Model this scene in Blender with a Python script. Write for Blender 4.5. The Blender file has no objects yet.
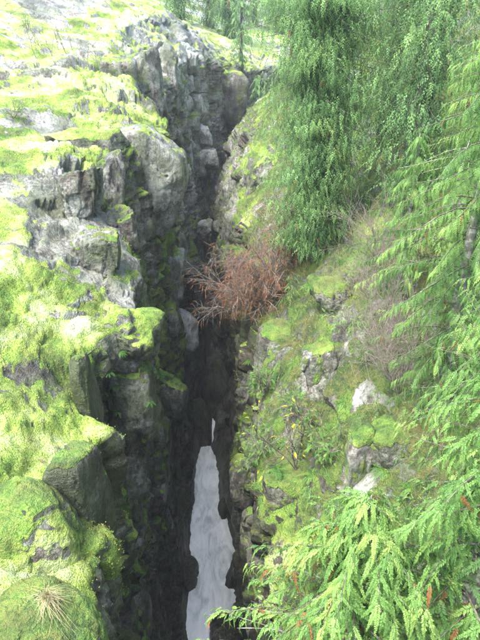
import bpy, bmesh, math, random
import numpy as np
from mathutils import Vector
from mathutils.bvhtree import BVHTree

R = math.radians
sc = bpy.context.scene
col = sc.collection

# ------------------------------------------------------------------ camera, sky, sun, exposure
CAM_Z, PITCH, F = 36.0, R(28.0), 628.0            # F: focal length in pixels of the 480x640 photograph
cam_d = bpy.data.cameras.new('camera')
cam = bpy.data.objects.new('camera', cam_d)
col.objects.link(cam)
cam.location = (0, 0, CAM_Z)
cam.rotation_euler = (R(90) - PITCH, 0, 0)
cam_d.sensor_fit = 'VERTICAL'
cam_d.angle = 2 * math.atan(320 / F)
cam_d.clip_start, cam_d.clip_end = 0.1, 3000
sc.camera = cam

SUN_EL, SUN_AZ = R(62), R(-125)                   # azimuth clockwise from +Y: behind the viewer, to the left
world = bpy.data.worlds.new('World')
sc.world = world
world.use_nodes = True
wn = world.node_tree.nodes
sky = wn.new('ShaderNodeTexSky')
sky.sky_type = 'NISHITA'
sky.sun_disc = False
sky.sun_elevation = SUN_EL
sky.sun_rotation = SUN_AZ
sky.air_density = 1.0
sky.dust_density = 4.0
world.node_tree.links.new(sky.outputs[0], wn['Background'].inputs[0])
wn['Background'].inputs[1].default_value = 0.15

sun_d = bpy.data.lights.new('sun', 'SUN')
sun_d.energy = 1.5
sun_d.angle = R(25)
sun_d.color = (1.0, 0.98, 0.94)
sun = bpy.data.objects.new('sun', sun_d)
col.objects.link(sun)
sd = Vector((math.sin(SUN_AZ) * math.cos(SUN_EL), math.cos(SUN_AZ) * math.cos(SUN_EL), math.sin(SUN_EL)))
sun.rotation_euler = sd.to_track_quat('Z', 'Y').to_euler()
sun.location = (-40, -40, 90)

vs = sc.view_settings
vs.view_transform, vs.look, vs.gamma, vs.exposure = 'Standard', 'None', 1.0, 2.4
vs.use_curve_mapping = False
sc.cycles.max_bounces = 4
sc.cycles.diffuse_bounces = 2
sc.cycles.adaptive_threshold = .02
sc.cycles.glossy_bounces = 2
sc.cycles.transmission_bounces = 2
sc.cycles.caustics_reflective = False
sc.cycles.caustics_refractive = False
sc.cycles.volume_bounces = 0
sc.cycles.use_denoising = True

rng = np.random.default_rng(7)
random.seed(7)

# ------------------------------------------------------------------ pixel rays of the photograph
_f = np.array([0, math.cos(PITCH), -math.sin(PITCH)])
_u = np.array([0, math.sin(PITCH), math.cos(PITCH)])
_r = np.array([1.0, 0, 0])
def at(u, v, d):                                   # the point d metres deep on the sight line through a pixel
    return np.array([0, 0, CAM_Z]) + d * (_f + _r * (u - 240) / F - _u * (v - 320) / F)
def proj(P):
    Q = np.asarray(P) - np.array([0, 0, CAM_Z])
    d = Q @ _f
    return 240 + F * (Q @ _r) / d, 320 - F * (Q @ _u) / d, d

# ------------------------------------------------------------------ noise
def h3(ix, iy, iz, seed):
    h = (ix.astype(np.int64) * 374761393 + iy.astype(np.int64) * 668265263 + iz.astype(np.int64) * 2147483647 + seed * 974634541) & 0xFFFFFFFF
    h = ((h ^ (h >> 13)) * 1274126177) & 0xFFFFFFFF
    h = ((h ^ (h >> 15)) * 2246822519) & 0xFFFFFFFF
    return ((h ^ (h >> 16)) & 0xFFFFFF) / float(0xFFFFFF)
def vnoise(P, seed=0):
    i = np.floor(P); f = P - i; f = f * f * f * (f * (f * 6 - 15) + 10)
    x, y, z = i[..., 0], i[..., 1], i[..., 2]
    fx, fy, fz = f[..., 0], f[..., 1], f[..., 2]
    def c(a, b, d): return h3(x + a, y + b, z + d, seed)
    x00 = c(0,0,0) * (1-fx) + c(1,0,0) * fx; x10 = c(0,1,0) * (1-fx) + c(1,1,0) * fx
    x01 = c(0,0,1) * (1-fx) + c(1,0,1) * fx; x11 = c(0,1,1) * (1-fx) + c(1,1,1) * fx
    return (x00 * (1-fy) + x10 * fy) * (1-fz) + (x01 * (1-fy) + x11 * fy) * fz
def fbm(P, oct=4, seed=0, gain=.5):                # about -1 .. 1
    s = 0; a = 1; t = 0; P = np.asarray(P, float)
    for k in range(oct):
        s = s + a * (vnoise(P, seed + k) * 2 - 1); t += a; a *= gain; P = P * 2.03 + 17.3
    return s / t
def voronoi(P, seed=0):
    i = np.floor(P)
    f1 = np.full(P.shape[:-1], 9.); f2 = f1.copy(); idv = np.zeros_like(f1)
    for a in (-1, 0, 1):
        for b in (-1, 0, 1):
            for c in (-1, 0, 1):
                x, y, z = i[..., 0] + a, i[..., 1] + b, i[..., 2] + c
                d = np.sqrt((x + h3(x, y, z, seed) - P[..., 0]) ** 2 + (y + h3(x, y, z, seed + 1) - P[..., 1]) ** 2 + (z + h3(x, y, z, seed + 2) - P[..., 2]) ** 2)
                n = d < f1
                f2 = np.where(n, f1, np.minimum(f2, d)); f1 = np.where(n, d, f1)
                idv = np.where(n, h3(x, y, z, seed + 3), idv)
    return f1, f2, idv
def sstep(a, b, x):
    t = np.clip((x - a) / (b - a), 0, 1); return t * t * (3 - 2 * t)
def unit(v):
    v = np.asarray(v, float); return v / np.maximum(np.linalg.norm(v, axis=-1, keepdims=True), 1e-9)

# ------------------------------------------------------------------ mesh helpers
def mesh_of(name, V, T, attrs=None, smooth=True):
    V = np.ascontiguousarray(V, np.float32); T = np.ascontiguousarray(T, np.int32)
    k = T.shape[1]
    m = bpy.data.meshes.new(name)
    m.vertices.add(len(V)); m.vertices.foreach_set('co', V.ravel())
    m.loops.add(T.size); m.loops.foreach_set('vertex_index', T.ravel())
    m.polygons.add(len(T)); m.polygons.foreach_set('loop_start', np.arange(0, T.size, k, dtype=np.int32))
    m.polygons.foreach_set('loop_total', np.full(len(T), k, np.int32))
    m.polygons.foreach_set('use_smooth', np.full(len(T), smooth, bool))
    for n, a in (attrs or {}).items():
        at_ = m.attributes.new(n, 'FLOAT', 'POINT'); at_.data.foreach_set('value', np.ascontiguousarray(a, np.float32))
    m.update()
    return m
def link(name, m, mat, parent=None, loc=(0, 0, 0)):
    o = bpy.data.objects.new(name, m); col.objects.link(o)
    o.location = loc
    if mat is not None:
        if len(m.materials): m.materials[0] = mat
        else: m.materials.append(mat)
    if parent is not None: o.parent = parent
    return o
def tag(o, label=None, cat=None, group=None, kind=None):
    for k, v in (('label', label), ('category', cat), ('group', group), ('kind', kind)):
        if v: o[k] = v
    return o
def empty(name, loc):
    o = bpy.data.objects.new(name, None); col.objects.link(o); o.location = tuple(loc); o.empty_display_size = .2
    return o
def vnormals(V, T):
    n = np.zeros_like(V)
    a, b, c = V[T[:, 0]], V[T[:, 1]], V[T[:, 2]]
    fn = np.cross(b - a, c - a)
    for k in range(3): np.add.at(n, T[:, k], fn)
    return unit(n)
def tubes(segs, sides=4):
    """segs: list of (p0, p1, r0, r1); each becomes a tapered tube."""
    if not segs: return np.zeros((0, 3)), np.zeros((0, 3), int)
    p0 = np.array([s[0] for s in segs], float); p1 = np.array([s[1] for s in segs], float)
    r0 = np.array([s[2] for s in segs], float); r1 = np.array([s[3] for s in segs], float)
    d = unit(p1 - p0)
    ref = np.where(np.abs(d[:, 2:3]) > .9, np.array([[1., 0, 0]]), np.array([[0, 0, 1.]]))
    a = unit(np.cross(d, ref)); b = np.cross(d, a)
    th = np.arange(sides) * 2 * math.pi / sides
    ring = a[:, None] * np.cos(th)[None, :, None] + b[:, None] * np.sin(th)[None, :, None]
    V = np.concatenate([p0[:, None] + ring * r0[:, None, None], p1[:, None] + ring * r1[:, None, None]], 1)
    i = np.arange(sides); j = (i + 1) % sides
    t = np.concatenate([np.stack([i, j, j + sides], 1), np.stack([i, j + sides, i + sides], 1)])
    T = (t[None] + (np.arange(len(segs)) * 2 * sides)[:, None, None]).reshape(-1, 3)
    return V.reshape(-1, 3), T
def path_tube(pts, rad, sides=8):
    """one continuous tube through points, capped at both ends"""
    pts = np.asarray(pts, float); n = len(pts)
    tg = unit(np.gradient(pts, axis=0))
    ref = np.array([1., 0, 0]) if abs(tg[0][2]) > .7 else np.array([0, 0, 1.])
    a = unit(np.cross(tg, ref)); b = np.cross(tg, a)
    th = np.arange(sides) * 2 * math.pi / sides
    V = pts[:, None] + (a[:, None] * np.cos(th)[None, :, None] + b[:, None] * np.sin(th)[None, :, None]) * np.asarray(rad)[:, None, None]
    T = []
    for k in range(n - 1):
        for q in range(sides):
            A = k * sides + q; B = k * sides + (q + 1) % sides
            T += [(A, B, B + sides), (A, B + sides, A + sides)]
    V = V.reshape(-1, 3); V = np.vstack([V, pts[0], pts[-1]])
    for q in range(sides):
        T.append(((q + 1) % sides, q, n * sides)); T.append(((n - 1) * sides + q, (n - 1) * sides + (q + 1) % sides, n * sides + 1))
    return V, np.array(T)

# ------------------------------------------------------------------ materials
class NT:
    def __init__(s, name):
        s.m = bpy.data.materials.new(name); s.m.use_nodes = True
        s.t = s.m.node_tree; s.b = s.t.nodes['Principled BSDF']; s.out = s.t.nodes['Material Output']
    def n(s, kind, ins=None, **kw):
        x = s.t.nodes.new('ShaderNode' + kind)
        for k, v in kw.items(): setattr(x, k, v)
        for k, v in (ins or {}).items():
            if isinstance(v, bpy.types.NodeSocket): s.t.links.new(v, x.inputs[k])
            else: x.inputs[k].default_value = v
        return x
    def set(s, k, v):
        if isinstance(v, bpy.types.NodeSocket): s.t.links.new(v, s.b.inputs[k])
        else: s.b.inputs[k].default_value = v
    def attr(s, name): return s.n('Attribute', attribute_name=name).outputs['Fac']
    def pos(s, scale=(1, 1, 1)):
        g = s.n('NewGeometry').outputs['Position']
        return s.n('VectorMath', {0: g, 1: scale}, operation='MULTIPLY').outputs[0]
    def noise(s, vec, scale, detail=6, rough=.6, dist=0):
        return s.n('TexNoise', {'Vector': vec, 'Scale': scale, 'Detail': detail, 'Roughness': rough, 'Distortion': dist}).outputs['Fac']
    def ramp(s, fac, stops, interp='LINEAR'):
        r = s.n('ValToRGB', {'Fac': fac}); e = r.color_ramp; e.interpolation = interp
        while len(e.elements) < len(stops): e.elements.new(.5)
        for el, (p, c) in zip(e.elements, stops): el.position = p; el.color = (*c, 1) if len(c) == 3 else c
        return r.outputs['Color']
    def mix(s, fac, a, b, mode='MIX'):
        x = s.n('Mix', data_type='RGBA', blend_type=mode)
        for k, v in ((0, fac), (6, a), (7, b)):
            if isinstance(v, bpy.types.NodeSocket): s.t.links.new(v, x.inputs[k])
            else: x.inputs[k].default_value = (*v, 1) if isinstance(v, tuple) and len(v) == 3 else v
        return x.outputs[2]
    def math(s, op, a, b=0.0, c=None):
        x = s.n('Math', {0: a, 1: b}, operation=op)
        if c is not None: x.inputs[2].default_value = c
        return x.outputs[0]
G = lambda v: (v, v, v)

def rock_material():
    k = NT('mossy_rock')
    P = k.pos(); PS = k.pos((1.5, 1.5, .16))
    moss, tone, hue = k.attr('moss'), k.attr('tone'), k.attr('hue')
    n1 = k.noise(P, .55, 5, .68, .6); n2 = k.noise(PS, 1.3, 5, .7, .4); n3 = k.noise(P, 7.0, 5, .75)
    v = k.math('ADD', k.math('MULTIPLY', n1, .42), k.math('MULTIPLY', n2, .34))
    v = k.math('ADD', v, k.math('MULTIPLY', n3, .34))
    v = k.math('MULTIPLY_ADD', k.math('SUBTRACT', v, .55), 2.7, .53)
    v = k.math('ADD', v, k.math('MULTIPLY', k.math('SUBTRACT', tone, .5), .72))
    rockc = k.ramp(v, [(.30, (.014, .015, .013)), (.46, (.055, .057, .048)), (.58, (.15, .152, .132)), (.70, (.31, .318, .29)), (.86, (.52, .535, .50))])
    m1 = k.noise(P, .42, 3, .65); m2 = k.noise(P, 3.2, 5, .78); m3 = k.noise(P, 17, 3, .7)
    rust = k.math('ADD', k.math('MULTIPLY', m1, .6), k.math('MULTIPLY', m2, .45))
    rockc = k.mix(k.ramp(rust, [(.52, G(0)), (.70, G(.6))]), rockc, (.13, .095, .06))
    # algae film on damp stone
    alg = k.math('ADD', k.math('MULTIPLY', n2, .55), k.math('MULTIPLY', k.math('SUBTRACT', 1.0, m1), .5))
    rockc = k.mix(k.ramp(alg, [(.46, G(0)), (.60, G(.75))]), rockc, (.060, .085, .025))
    # moss
    mv = k.math('ADD', k.math('MULTIPLY', m1, .5), k.math('MULTIPLY', m2, .32))
    mv = k.math('ADD', mv, k.math('MULTIPLY', m3, .2))
    mv = k.math('MULTIPLY_ADD', k.math('SUBTRACT', mv, .51), 1.9, .48)
    mv = k.math('ADD', mv, k.math('MULTIPLY', k.math('SUBTRACT', hue, .5), .55))
    mossc = k.ramp(mv, [(.28, (.030, .060, .010)), (.42, (.070, .155, .018)), (.52, (.135, .250, .032)), (.62, (.265, .37, .055)), (.74, (.37, .48, .18)), (.9, (.53, .63, .42))])  # palest stops paint in the overexposed look of the upper-left moss
    lit = k.math('ADD', k.math('MULTIPLY', n1, .55), k.math('MULTIPLY', m2, .5))
    mossc = k.mix(k.math('MULTIPLY', k.ramp(lit, [(.48, G(0)), (.62, G(1))]), k.math('SUBTRACT', 1.15, hue)), mossc, (.130, .120, .035))
    f = k.math('ADD', moss, k.math('MULTIPLY', k.math('SUBTRACT', m2, .5), 1.35))
    f = k.math('ADD', f, k.math('MULTIPLY', k.math('SUBTRACT', n2, .5), .55))
    mask = k.ramp(f, [(.40, G(0)), (.60, G(1))])
    k.set('Base Color', k.mix(mask, rockc, mossc))
    k.set('Roughness', k.ramp(k.math('ADD', k.math('MULTIPLY', mask, .6), k.math('MULTIPLY', n3, .5)), [(.15, G(.22)), (.4, G(.6)), (.7, G(.95))]))
    k.set('Specular IOR Level', .6)
    bh = k.math('ADD', k.math('MULTIPLY', k.noise(P, 2.4, 6, .78), .8), k.math('MULTIPLY', k.noise(PS, 5, 4, .7), .4))
    bh = k.math('ADD', bh, k.math('MULTIPLY', k.math('MULTIPLY', k.noise(P, 14, 2, .75), mask), .5))
    k.set('Normal', k.n('Bump', {'Height': bh, 'Strength': .95, 'Distance': .28}).outputs[0])
    return k.m

def leaf_material(name, ramp_stops, trans=.3, dead=(.22, .095, .035)):
    k = NT(name)
    c = k.ramp(k.math('ADD', k.attr('tint'), k.math('MULTIPLY', k.math('SUBTRACT', k.noise(k.pos(), 1.2, 3), .5), .5)), ramp_stops)
    c = k.mix(k.attr('dead'), c, dead)
    k.set('Base Color', c); k.set('Roughness', .55); k.set('Specular IOR Level', .3)
    tr = k.n('BsdfTranslucent', {'Color': c})
    mx = k.n('MixShader', {0: trans, 1: k.b.outputs[0], 2: tr.outputs[0]})
    k.t.links.new(mx.outputs[0], k.out.inputs[0])
    return k.m

def bark_material(name, a, b, lichen):
    k = NT(name)
    n = k.noise(k.pos((6, 6, 1.2)), 2.2, 8, .7)
    c = k.ramp(n, [(.3, a), (.6, b)])
    c = k.mix(k.ramp(k.noise(k.pos(), 7, 5, .7), [(.48, G(0)), (.6, G(.8))]), c, lichen)
    k.set('Base Color', c); k.set('Roughness', .9)
    k.set('Normal', k.n('Bump', {'Height': n, 'Strength': .7, 'Distance': .03}).outputs[0])
    return k.m

def water_material():
    k = NT('glacial_water')
    P = k.pos((1.0, .26, 1.0))
    n = k.noise(P, .95, 5, .6, 2.2); n2 = k.noise(P, 5, 4, .6, 1.2)
    v = k.math('ADD', k.math('MULTIPLY', n, .82), k.math('MULTIPLY', n2, .22))
    v = k.math('MULTIPLY_ADD', k.math('SUBTRACT', v, .52), 1.5, .53)
    v = k.math('ADD', v, k.math('MULTIPLY', k.attr('foam'), .3))
    k.set('Base Color', k.ramp(v, [(.26, (.46, .53, .49)), (.44, (.68, .75, .70)), (.60, (.84, .90, .85)), (.76, (.93, .97, .93))]))
    k.set('Roughness', .28)
    k.set('IOR', 1.33)
    k.set('Normal', k.n('Bump', {'Height': v, 'Strength': .6, 'Distance': .12}).outputs[0])
    return k.m

ROCK = rock_material()
WATER = water_material()
CEDAR = leaf_material('cedar_leaf', [(.1, (.042, .100, .042)), (.45, (.100, .21, .078)), (.75, (.165, .30, .095)), (1, (.20, .33, .10))], .42)
FRESH = leaf_material('fresh_cedar_leaf', [(.1, (.045, .115, .035)), (.45, (.105, .225, .060)), (.75, (.18, .33, .085)), (1, (.29, .41, .11))], .42)
FERN = leaf_material('fern_leaf', [(.1, (.025, .08, .018)), (.5, (.06, .16, .03)), (1, (.16, .28, .05))], .3)
DEADLEAF = leaf_material('withered_leaf', [(.1, (.070, .028, .014)), (.5, (.145, .062, .026)), (1, (.23, .115, .045))], .15)
YELLOW = leaf_material('autumn_leaf', [(.1, (.09, .17, .03)), (.5, (.26, .30, .03)), (1, (.55, .42, .03))], .3)
GRASSM = leaf_material('grass_blade', [(.1, (.07, .14, .02)), (.5, (.19, .27, .04)), (1, (.38, .36, .13))], .3)
STRAW = leaf_material('dry_grass', [(.1, (.20, .19, .08)), (.5, (.36, .33, .17)), (1, (.50, .46, .30))], .2)
BARK = bark_material('bark', (.030, .022, .016), (.10, .078, .062), (.20, .20, .17))
GREYBARK = bark_material('lichen_bark', (.09, .085, .075), (.22, .21, .19), (.46, .47, .42))
TWIG = bark_material('bare_twig', (.12, .100, .080), (.22, .185, .150), (.32, .29, .25))

# ------------------------------------------------------------------ the gorge: lofted cross-sections
def K(*pts): return np.array(pts, float)
L0 = K((-60,-150,62),(0,-150,62),(90,-150,70),(150,-150,70),(400,-150,80))
L1 = K((-60,-45,34),(0,-45,33),(45,-45,37),(90,-45,43),(150,-45,42),(250,-40,40),(400,-40,46))
L2 = K((-60,-20,29),(0,-20,27.6),(20,-20,28),(45,-20,30),(70,-20,33),(88,-19,37),(105,-15,33),(150,-4,27),(250,20,28),(400,30,36))
L3 = K((-60,-9,26),(0,-9,25.2),(15,-8.5,24.6),(25,-9.5,26.2),(35,-10.5,27.6),(45,-11.5,28.6),(60,-13,30.3),(75,-12,31.8),(88,-9.5,33.3),(97,-7,30.5),(105,-4,27),(120,1,25.4),(150,12,25),(250,40,27),(400,50,32))
L4 = K((-60,-4.5,23),(0,-4.2,22.4),(10,-3.8,22),(15,-4.2,22),(17.5,-4.6,22.6),(19.5,-6.6,23.6),(21.5,-6.2,23.6),(23.5,-4.3,22.9),(26.5,-3.9,22.6),(28.5,-5.6,23.6),(31,-7.6,25.8),(36,-7.4,26.8),(43,-6.0,27.4),(48,-4.9,26),(54,-8.4,28.8),(65,-7.8,27.6),(80,-6,28.4),(95,-2,26),(105,1.6,24),(120,8,23.6),(150,20,24),(250,50,26),(400,60,30))
L5 = K((-60,-4.6,16),(0,-4.4,16),(12,-4.1,16),(17,-4.4,16),(20,-5.7,17),(24,-4.5,17),(26.5,-4.3,17),(32,-6.2,18),(38,-6.0,18.5),(43,-5.6,19),(48,-5.0,19),(54,-6.6,21),(65,-6.6,21),(80,-5.8,22),(95,-2.2,22),(105,1.6,21),(120,8.2,21),(150,20.4,23.4),(250,50.4,25.6),(400,60.4,30))
L6 = K((-60,-4.4,8),(12,-4.2,8),(26,-4.5,8),(43,-5.0,9),(54,-4.9,11),(65,-5.3,12.5),(80,-5.6,15),(95,-2.6,17),(105,1.7,18),(120,8.3,19),(150,20.7,23),(250,50.8,25.3),(400,60.8,30))
L7 = K((-60,-3.2,0),(25,-3.5,0),(37,-3.9,0),(45,-4.0,.4),(49,-3.6,3.4),(53,-3.5,4.4),(60,-3.9,7),(80,-4.7,11),(95,-2.6,13),(105,1.9,15),(120,8.5,17),(150,21,22.4),(250,51.2,25),(400,61.2,30))
C8 = K((-60,-1.4,-1.5),(25,-1.6,-1.5),(37,-2.6,-1.5),(45,-3,-.9),(49,-3.2,2.0),(53,-3.25,3),(60,-3.65,5.5),(80,-4.45,9.5),(95,-1.4,12),(105,3.4,14),(120,9.7,16),(150,22,22),(250,52,24.8),(400,62,30))
R7 = K((-60,.5,0),(25,.2,0),(29,.5,0),(32.5,.2,0),(37,-1.5,0),(43,-1.8,0),(49,-2.7,3.4),(53,-3.0,4.4),(60,-3.4,7),(80,-4.2,11),(95,-.6,13),(105,5,15),(120,11,17),(150,23,22.4),(250,53,25),(400,64,30))
R6 = K((-60,1.2,8),(18,1.0,8),(25,.7,8),(32,-.5,8),(37,.1,7.5),(44,.3,8),(50,-.5,9),(58,-2.4,11),(80,-2.5,14),(95,1.5,17),(105,6,18),(120,12,19),(150,24,23),(250,53.6,25.3),(400,66,30))
R5 = K((-60,1.3,12.5),(18,.9,13),(25,.5,13),(32,.2,13),(38,.5,13.5),(46,.2,14),(55,-1.9,15),(65,-1.2,17),(80,-1,19),(95,3,20.5),(105,7,21),(120,13,21.5),(150,25,23.5),(250,54.3,25.6),(400,68,30))
R4 = K((-60,1.6,15),(10,1.3,16),(18,1.0,17),(25,.8,17.5),(32,.9,17),(38,1,17.5),(46,.4,18.2),(55,-.1,19.5),(65,1,21.9),(80,2.2,22.6),(95,5,23),(105,9,23.5),(120,15,23.5),(150,27,24),(250,55,26),(400,70,30))
R3 = K((-60,6,19.5),(10,5.6,20.5),(18,5.4,21.6),(25,5.2,22.4),(32,5.0,22.6),(38,5.0,22.8),(46,4.8,23.2),(55,4.4,24.4),(65,5,25.6),(80,6,26),(95,9,25),(105,12,25),(120,18,24.6),(150,30,24.6),(250,60,26.5),(400,75,30.5))
R2 = K((-60,13,27),(10,13,28.5),(25,13,31),(50,13,31.5),(65,12.5,31.5),(95,16,30),(120,25,28),(150,40,28),(250,70,28),(400,85,34))
R1 = K((-60,30,42),(50,30,46),(95,30,40),(120,40,37),(150,60,36),(250,90,36),(400,100,44))
R0 = K((-60,150,75),(150,150,75),(400,150,80))
KEYS = [L0, L1, L2, L3, L4, L5, L6, L7, C8, R7, R6, R5, R4, R3, R2, R1, R0]
NS = [8, 22, 56, 66, 84, 84, 54, 6, 6, 40, 44, 46, 60, 44, 18, 6]
# rows: dense near, sparse far
ys = [-60.0]
while ys[-1] < 400:
    y = ys[-1]
    ys.append(y + (5 if y < -10 else 1.0 if y < 6 else .135 + max(0, y - 20) * .0033 if y < 125 else (y - 110) * .06))
ys = np.array(ys)
def smooth_interp(k, c):
    v = np.interp(ys, k[:, 0], k[:, c])
    out = v.copy()                                  # soften the knots a little
    for dy in (-2, -1, 1, 2): out += np.interp(ys + dy, k[:, 0], k[:, c])
    return out / 5
ks = [(smooth_interp(k, 1), smooth_interp(k, 2)) for k in KEYS]
X, Z, SEG = [], [], []
for s in range(len(KEYS) - 1):
    n = NS[s]
    for q in range(n + (s == len(KEYS) - 2)):
        t = q / n
        X.append(ks[s][0] * (1 - t) + ks[s + 1][0] * t); Z.append(ks[s][1] * (1 - t) + ks[s + 1][1] * t); SEG.append(s + t)
SEG = np.array(SEG)
BX = np.stack(X, 1); BZ = np.stack(Z, 1)
for _ in range(5):                                  # round the rims
    for A in (BX, BZ):
        A[:, 1:-1] = .25 * A[:, :-2] + .5 * A[:, 1:-1] + .25 * A[:, 2:]
P = np.stack([BX, np.repeat(ys[:, None], len(SEG), 1), BZ], -1)
def grid_normals(P, blur=0):
    n = unit(np.cross(np.gradient(P, axis=1), np.gradient(P, axis=0)))
    if n[..., 2].mean() < 0: n = -n
    for _ in range(blur):
        n[1:-1, 1:-1] = n[1:-1, 1:-1] * .4 + .15 * (n[:-2, 1:-1] + n[2:, 1:-1] + n[1:-1, :-2] + n[1:-1, 2:])
    return unit(n)
N0 = grid_normals(P, 12)
seg = np.repeat(SEG[None], len(ys), 0)
wall = sstep(3.75, 4.2, seg) * (1 - sstep(6.7, 7.05, seg)) + sstep(8.95, 9.3, seg) * (1 - sstep(11.7, 12.3, seg))
topL = 1 - sstep(3.7, 4.2, seg)
topR = sstep(12.0, 12.5, seg)
far = sstep(70, 140, P[..., 1])
# rounded steps in the ice-worn slab on the left: treads with mossy lips, risers facing the viewer
w = P[..., 1] * .17 - P[..., 0] * .05 + fbm(P * np.array([.11, .11, .11]), 4, 3) * 1.5
st = np.floor(w) + sstep(.0, .16, w - np.floor(w))
amp = .8 * (0.15 + .9 * vnoise(P * .13, 9)) * sstep(1.0, 2.4, seg)
P[..., 2] += topL * amp * (st - w) * (1 - far * .6)
w2 = P[..., 1] * .55 - P[..., 0] * .22 + fbm(P * .4, 4, 5) * 1.3
P[..., 2] += topL * sstep(1.5, 2.5, seg) * (.26 * sstep(.3, .7, vnoise(P * .3, 19))) * (np.floor(w2) + sstep(0, .3, w2 - np.floor(w2)) - w2)
P[..., 2] += (topL * sstep(.9, 2, seg) + topR * .6) * (fbm(P * .22, 5, 11) * .8 + fbm(P * .9, 4, 12) * .22)
# jointed, flat-faced blocks
def facets(P, sc_, seed, amp, tilt, crack, wid=.06, warp=.22):
    q = P * np.array(sc_); q = q + warp * fbm(P * (sc_[0] * .9), 3, seed + 60)[..., None]
    i = np.floor(q); f1 = np.full(q.shape[:-1], 9.); f2 = f1.copy(); best = np.zeros(q.shape); dl = np.zeros(q.shape)
    for a in (-1, 0, 1):
        for b_ in (-1, 0, 1):
            for c in (-1, 0, 1):
                x, y, z = i[..., 0] + a, i[..., 1] + b_, i[..., 2] + c
                dv = np.stack([q[..., 0] - x - h3(x, y, z, seed), q[..., 1] - y - h3(x, y, z, seed + 1), q[..., 2] - z - h3(x, y, z, seed + 2)], -1)
                ad = np.abs(dv); dd = .55 * ad.max(-1) + .45 * np.sqrt((dv ** 2).sum(-1))
                n = dd < f1
                f2 = np.where(n, f1, np.minimum(f2, dd)); f1 = np.where(n, dd, f1)
                best[n] = np.stack([x, y, z], -1)[n]; dl[n] = dv[n]
    r = [h3(best[..., 0], best[..., 1], best[..., 2], seed + k) for k in (5, 6, 7, 8)]
    t = (r[1] - .5) * dl[..., 0] + (r[2] - .5) * dl[..., 1] + (r[3] - .5) * dl[..., 2]
    return (r[0] - .5) * amp + t * tilt - crack * np.exp(-(f2 - f1) / wid)
def on_cols(c0, c1, fn):
    a, b_ = colof0(c0), colof0(c1); out = np.zeros(P.shape[:2]); out[:, a:b_] = fn(P[:, a:b_]); return out
def colof0(s_): return int(np.argmin(np.abs(SEG - s_)))
calm = sstep(8, 17, P[..., 2] + .25 * (P[..., 1] - 25)) * .6 + .4
d = on_cols(3.6, 7.1, lambda Q: facets(Q, (.40, .40, .085), 31, 1.5, 1.0, .34, .05) + facets(Q, (1.15, 1.15, .3), 41, .46, .6, .12) + facets(Q, (2.4, 2.4, 1.5), 45, .24, .36, .06)) * calm
d += on_cols(8.9, 12.4, lambda Q: facets(Q, (.42, .42, .12), 131, 1.2, 1.0, .3, .05) + facets(Q, (1.2, 1.2, .4), 141, .45, .6, .12))
d += fbm(P * .9, 5, 51) * .22
# low on the near left wall: oblique bedding instead of blocks
bed = P[..., 2] * .9 - P[..., 1] * .55 + fbm(P * .35, 4, 52) * 1.6
d += (1 - calm) * (seg < 8) * .55 * (bed - np.floor(bed) - .5) * sstep(.2, .6, vnoise(P * .4, 53))
P += N0 * (d * wall)[..., None]
# broken ground on the right-hand bank
P += N0 * (topR * (1 - sstep(13.4, 14.2, seg)) * on_cols(12, 14.3, lambda Q: facets(Q, (.5, .5, .42), 61, .5, .6, .10)))[..., None]
# broken steps over the left slab close to its rim
P += N0 * (topL * sstep(2.6, 3.4, seg) * (.25 + .75 * sstep(21, 29, P[..., 1])) * on_cols(2.5, 4.3, lambda Q: facets(Q, (.5, .42, .5), 71, .55, .55, .12) + facets(Q, (1.7, 1.4, 1.6), 75, .13, .2, .04)))[..., None]
P += N0 * ((fbm(P * 3.1, 4, 77) * .07 + (1 - np.abs(fbm(P * 1.7, 4, 78)) * 2) * .05 * wall) * sstep(.8, 2, seg))[..., None]
N1 = grid_normals(P, 1)
def moss_at(P, N, bias=0., seed=0):
    v = N[..., 2] * .72 + fbm(P * .45, 4, 81 + seed) * .42 + fbm(P * 2.0, 4, 85 + seed) * .42 + fbm(P * 7.0, 2, 88 + seed) * .16 + bias
    return sstep(.30, .78, v)
bias = np.where(seg < 4, .05 + .35 * (1 - sstep(20, 28, P[..., 1])), np.where(seg < 8, .06, np.where(seg < 12, -.10, .20)))
depth_bias = -.5 * (1 - sstep(2, 13, P[..., 2])) * ((seg > 4) & (seg < 12))
hang_moss = ((seg > 4) & (seg < 12)) * sstep(4, 11, P[..., 2]) * (1 - .6 * sstep(45, 70, P[..., 1])) * sstep(-.15, .45, fbm(P * np.array([.55, .55, .2]), 4, 89)) * .75
bare = sstep(.08, .42, fbm(P * np.array([.16, .23, .2]), 4, 91)) * topL * (.3 + .45 * sstep(20, 28, P[..., 1]) * sstep(-13, -8, P[..., 0]) + .12 * sstep(30, 45, P[..., 1]))
facebare = np.zeros(P.shape[:2])
for cx_, cy_, cz_, rx_, rz_ in ((3.6, 24.0, 20.4, 1.0, 2.0), (4.3, 17.2, 20.4, .55, 2.4), (2.2, 32.0, 18.8, .8, 1.0), (4.9, 21.0, 21.5, .5, 1.2), (3.1, 19.5, 18.6, .4, 1.2)):
    facebare = np.maximum(facebare, 1 - sstep(.6, 1.3, np.sqrt(((P[..., 0] - cx_) / rx_) ** 2 + ((P[..., 1] - cy_) / (rx_ * 1.3)) ** 2 + ((P[..., 2] - cz_) / rz_) ** 2) + .4 * fbm(P * .9, 3, 93)))
moss = moss_at(P, N1, bias + depth_bias + hang_moss - bare - 1.0 * facebare)
lump = np.maximum(fbm(P * 1.6, 3, 95), -.3) * .16 + fbm(P * 5.5, 3, 97) * .06 + .06
P += N1 * (moss * lump * sstep(.8, 2, seg))[..., None]
hue = np.clip(.5 - .12 * wall + .25 * topL + .24 * topL * sstep(24, 60, P[..., 1]) * .7 - .7 * sstep(150, 175, P[..., 1]) - .26 * topR + .62 * fbm(P * .42, 4, 99), 0, 1)  # upper-left moss paled with distance: overexposure and haze put into its colour
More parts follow.
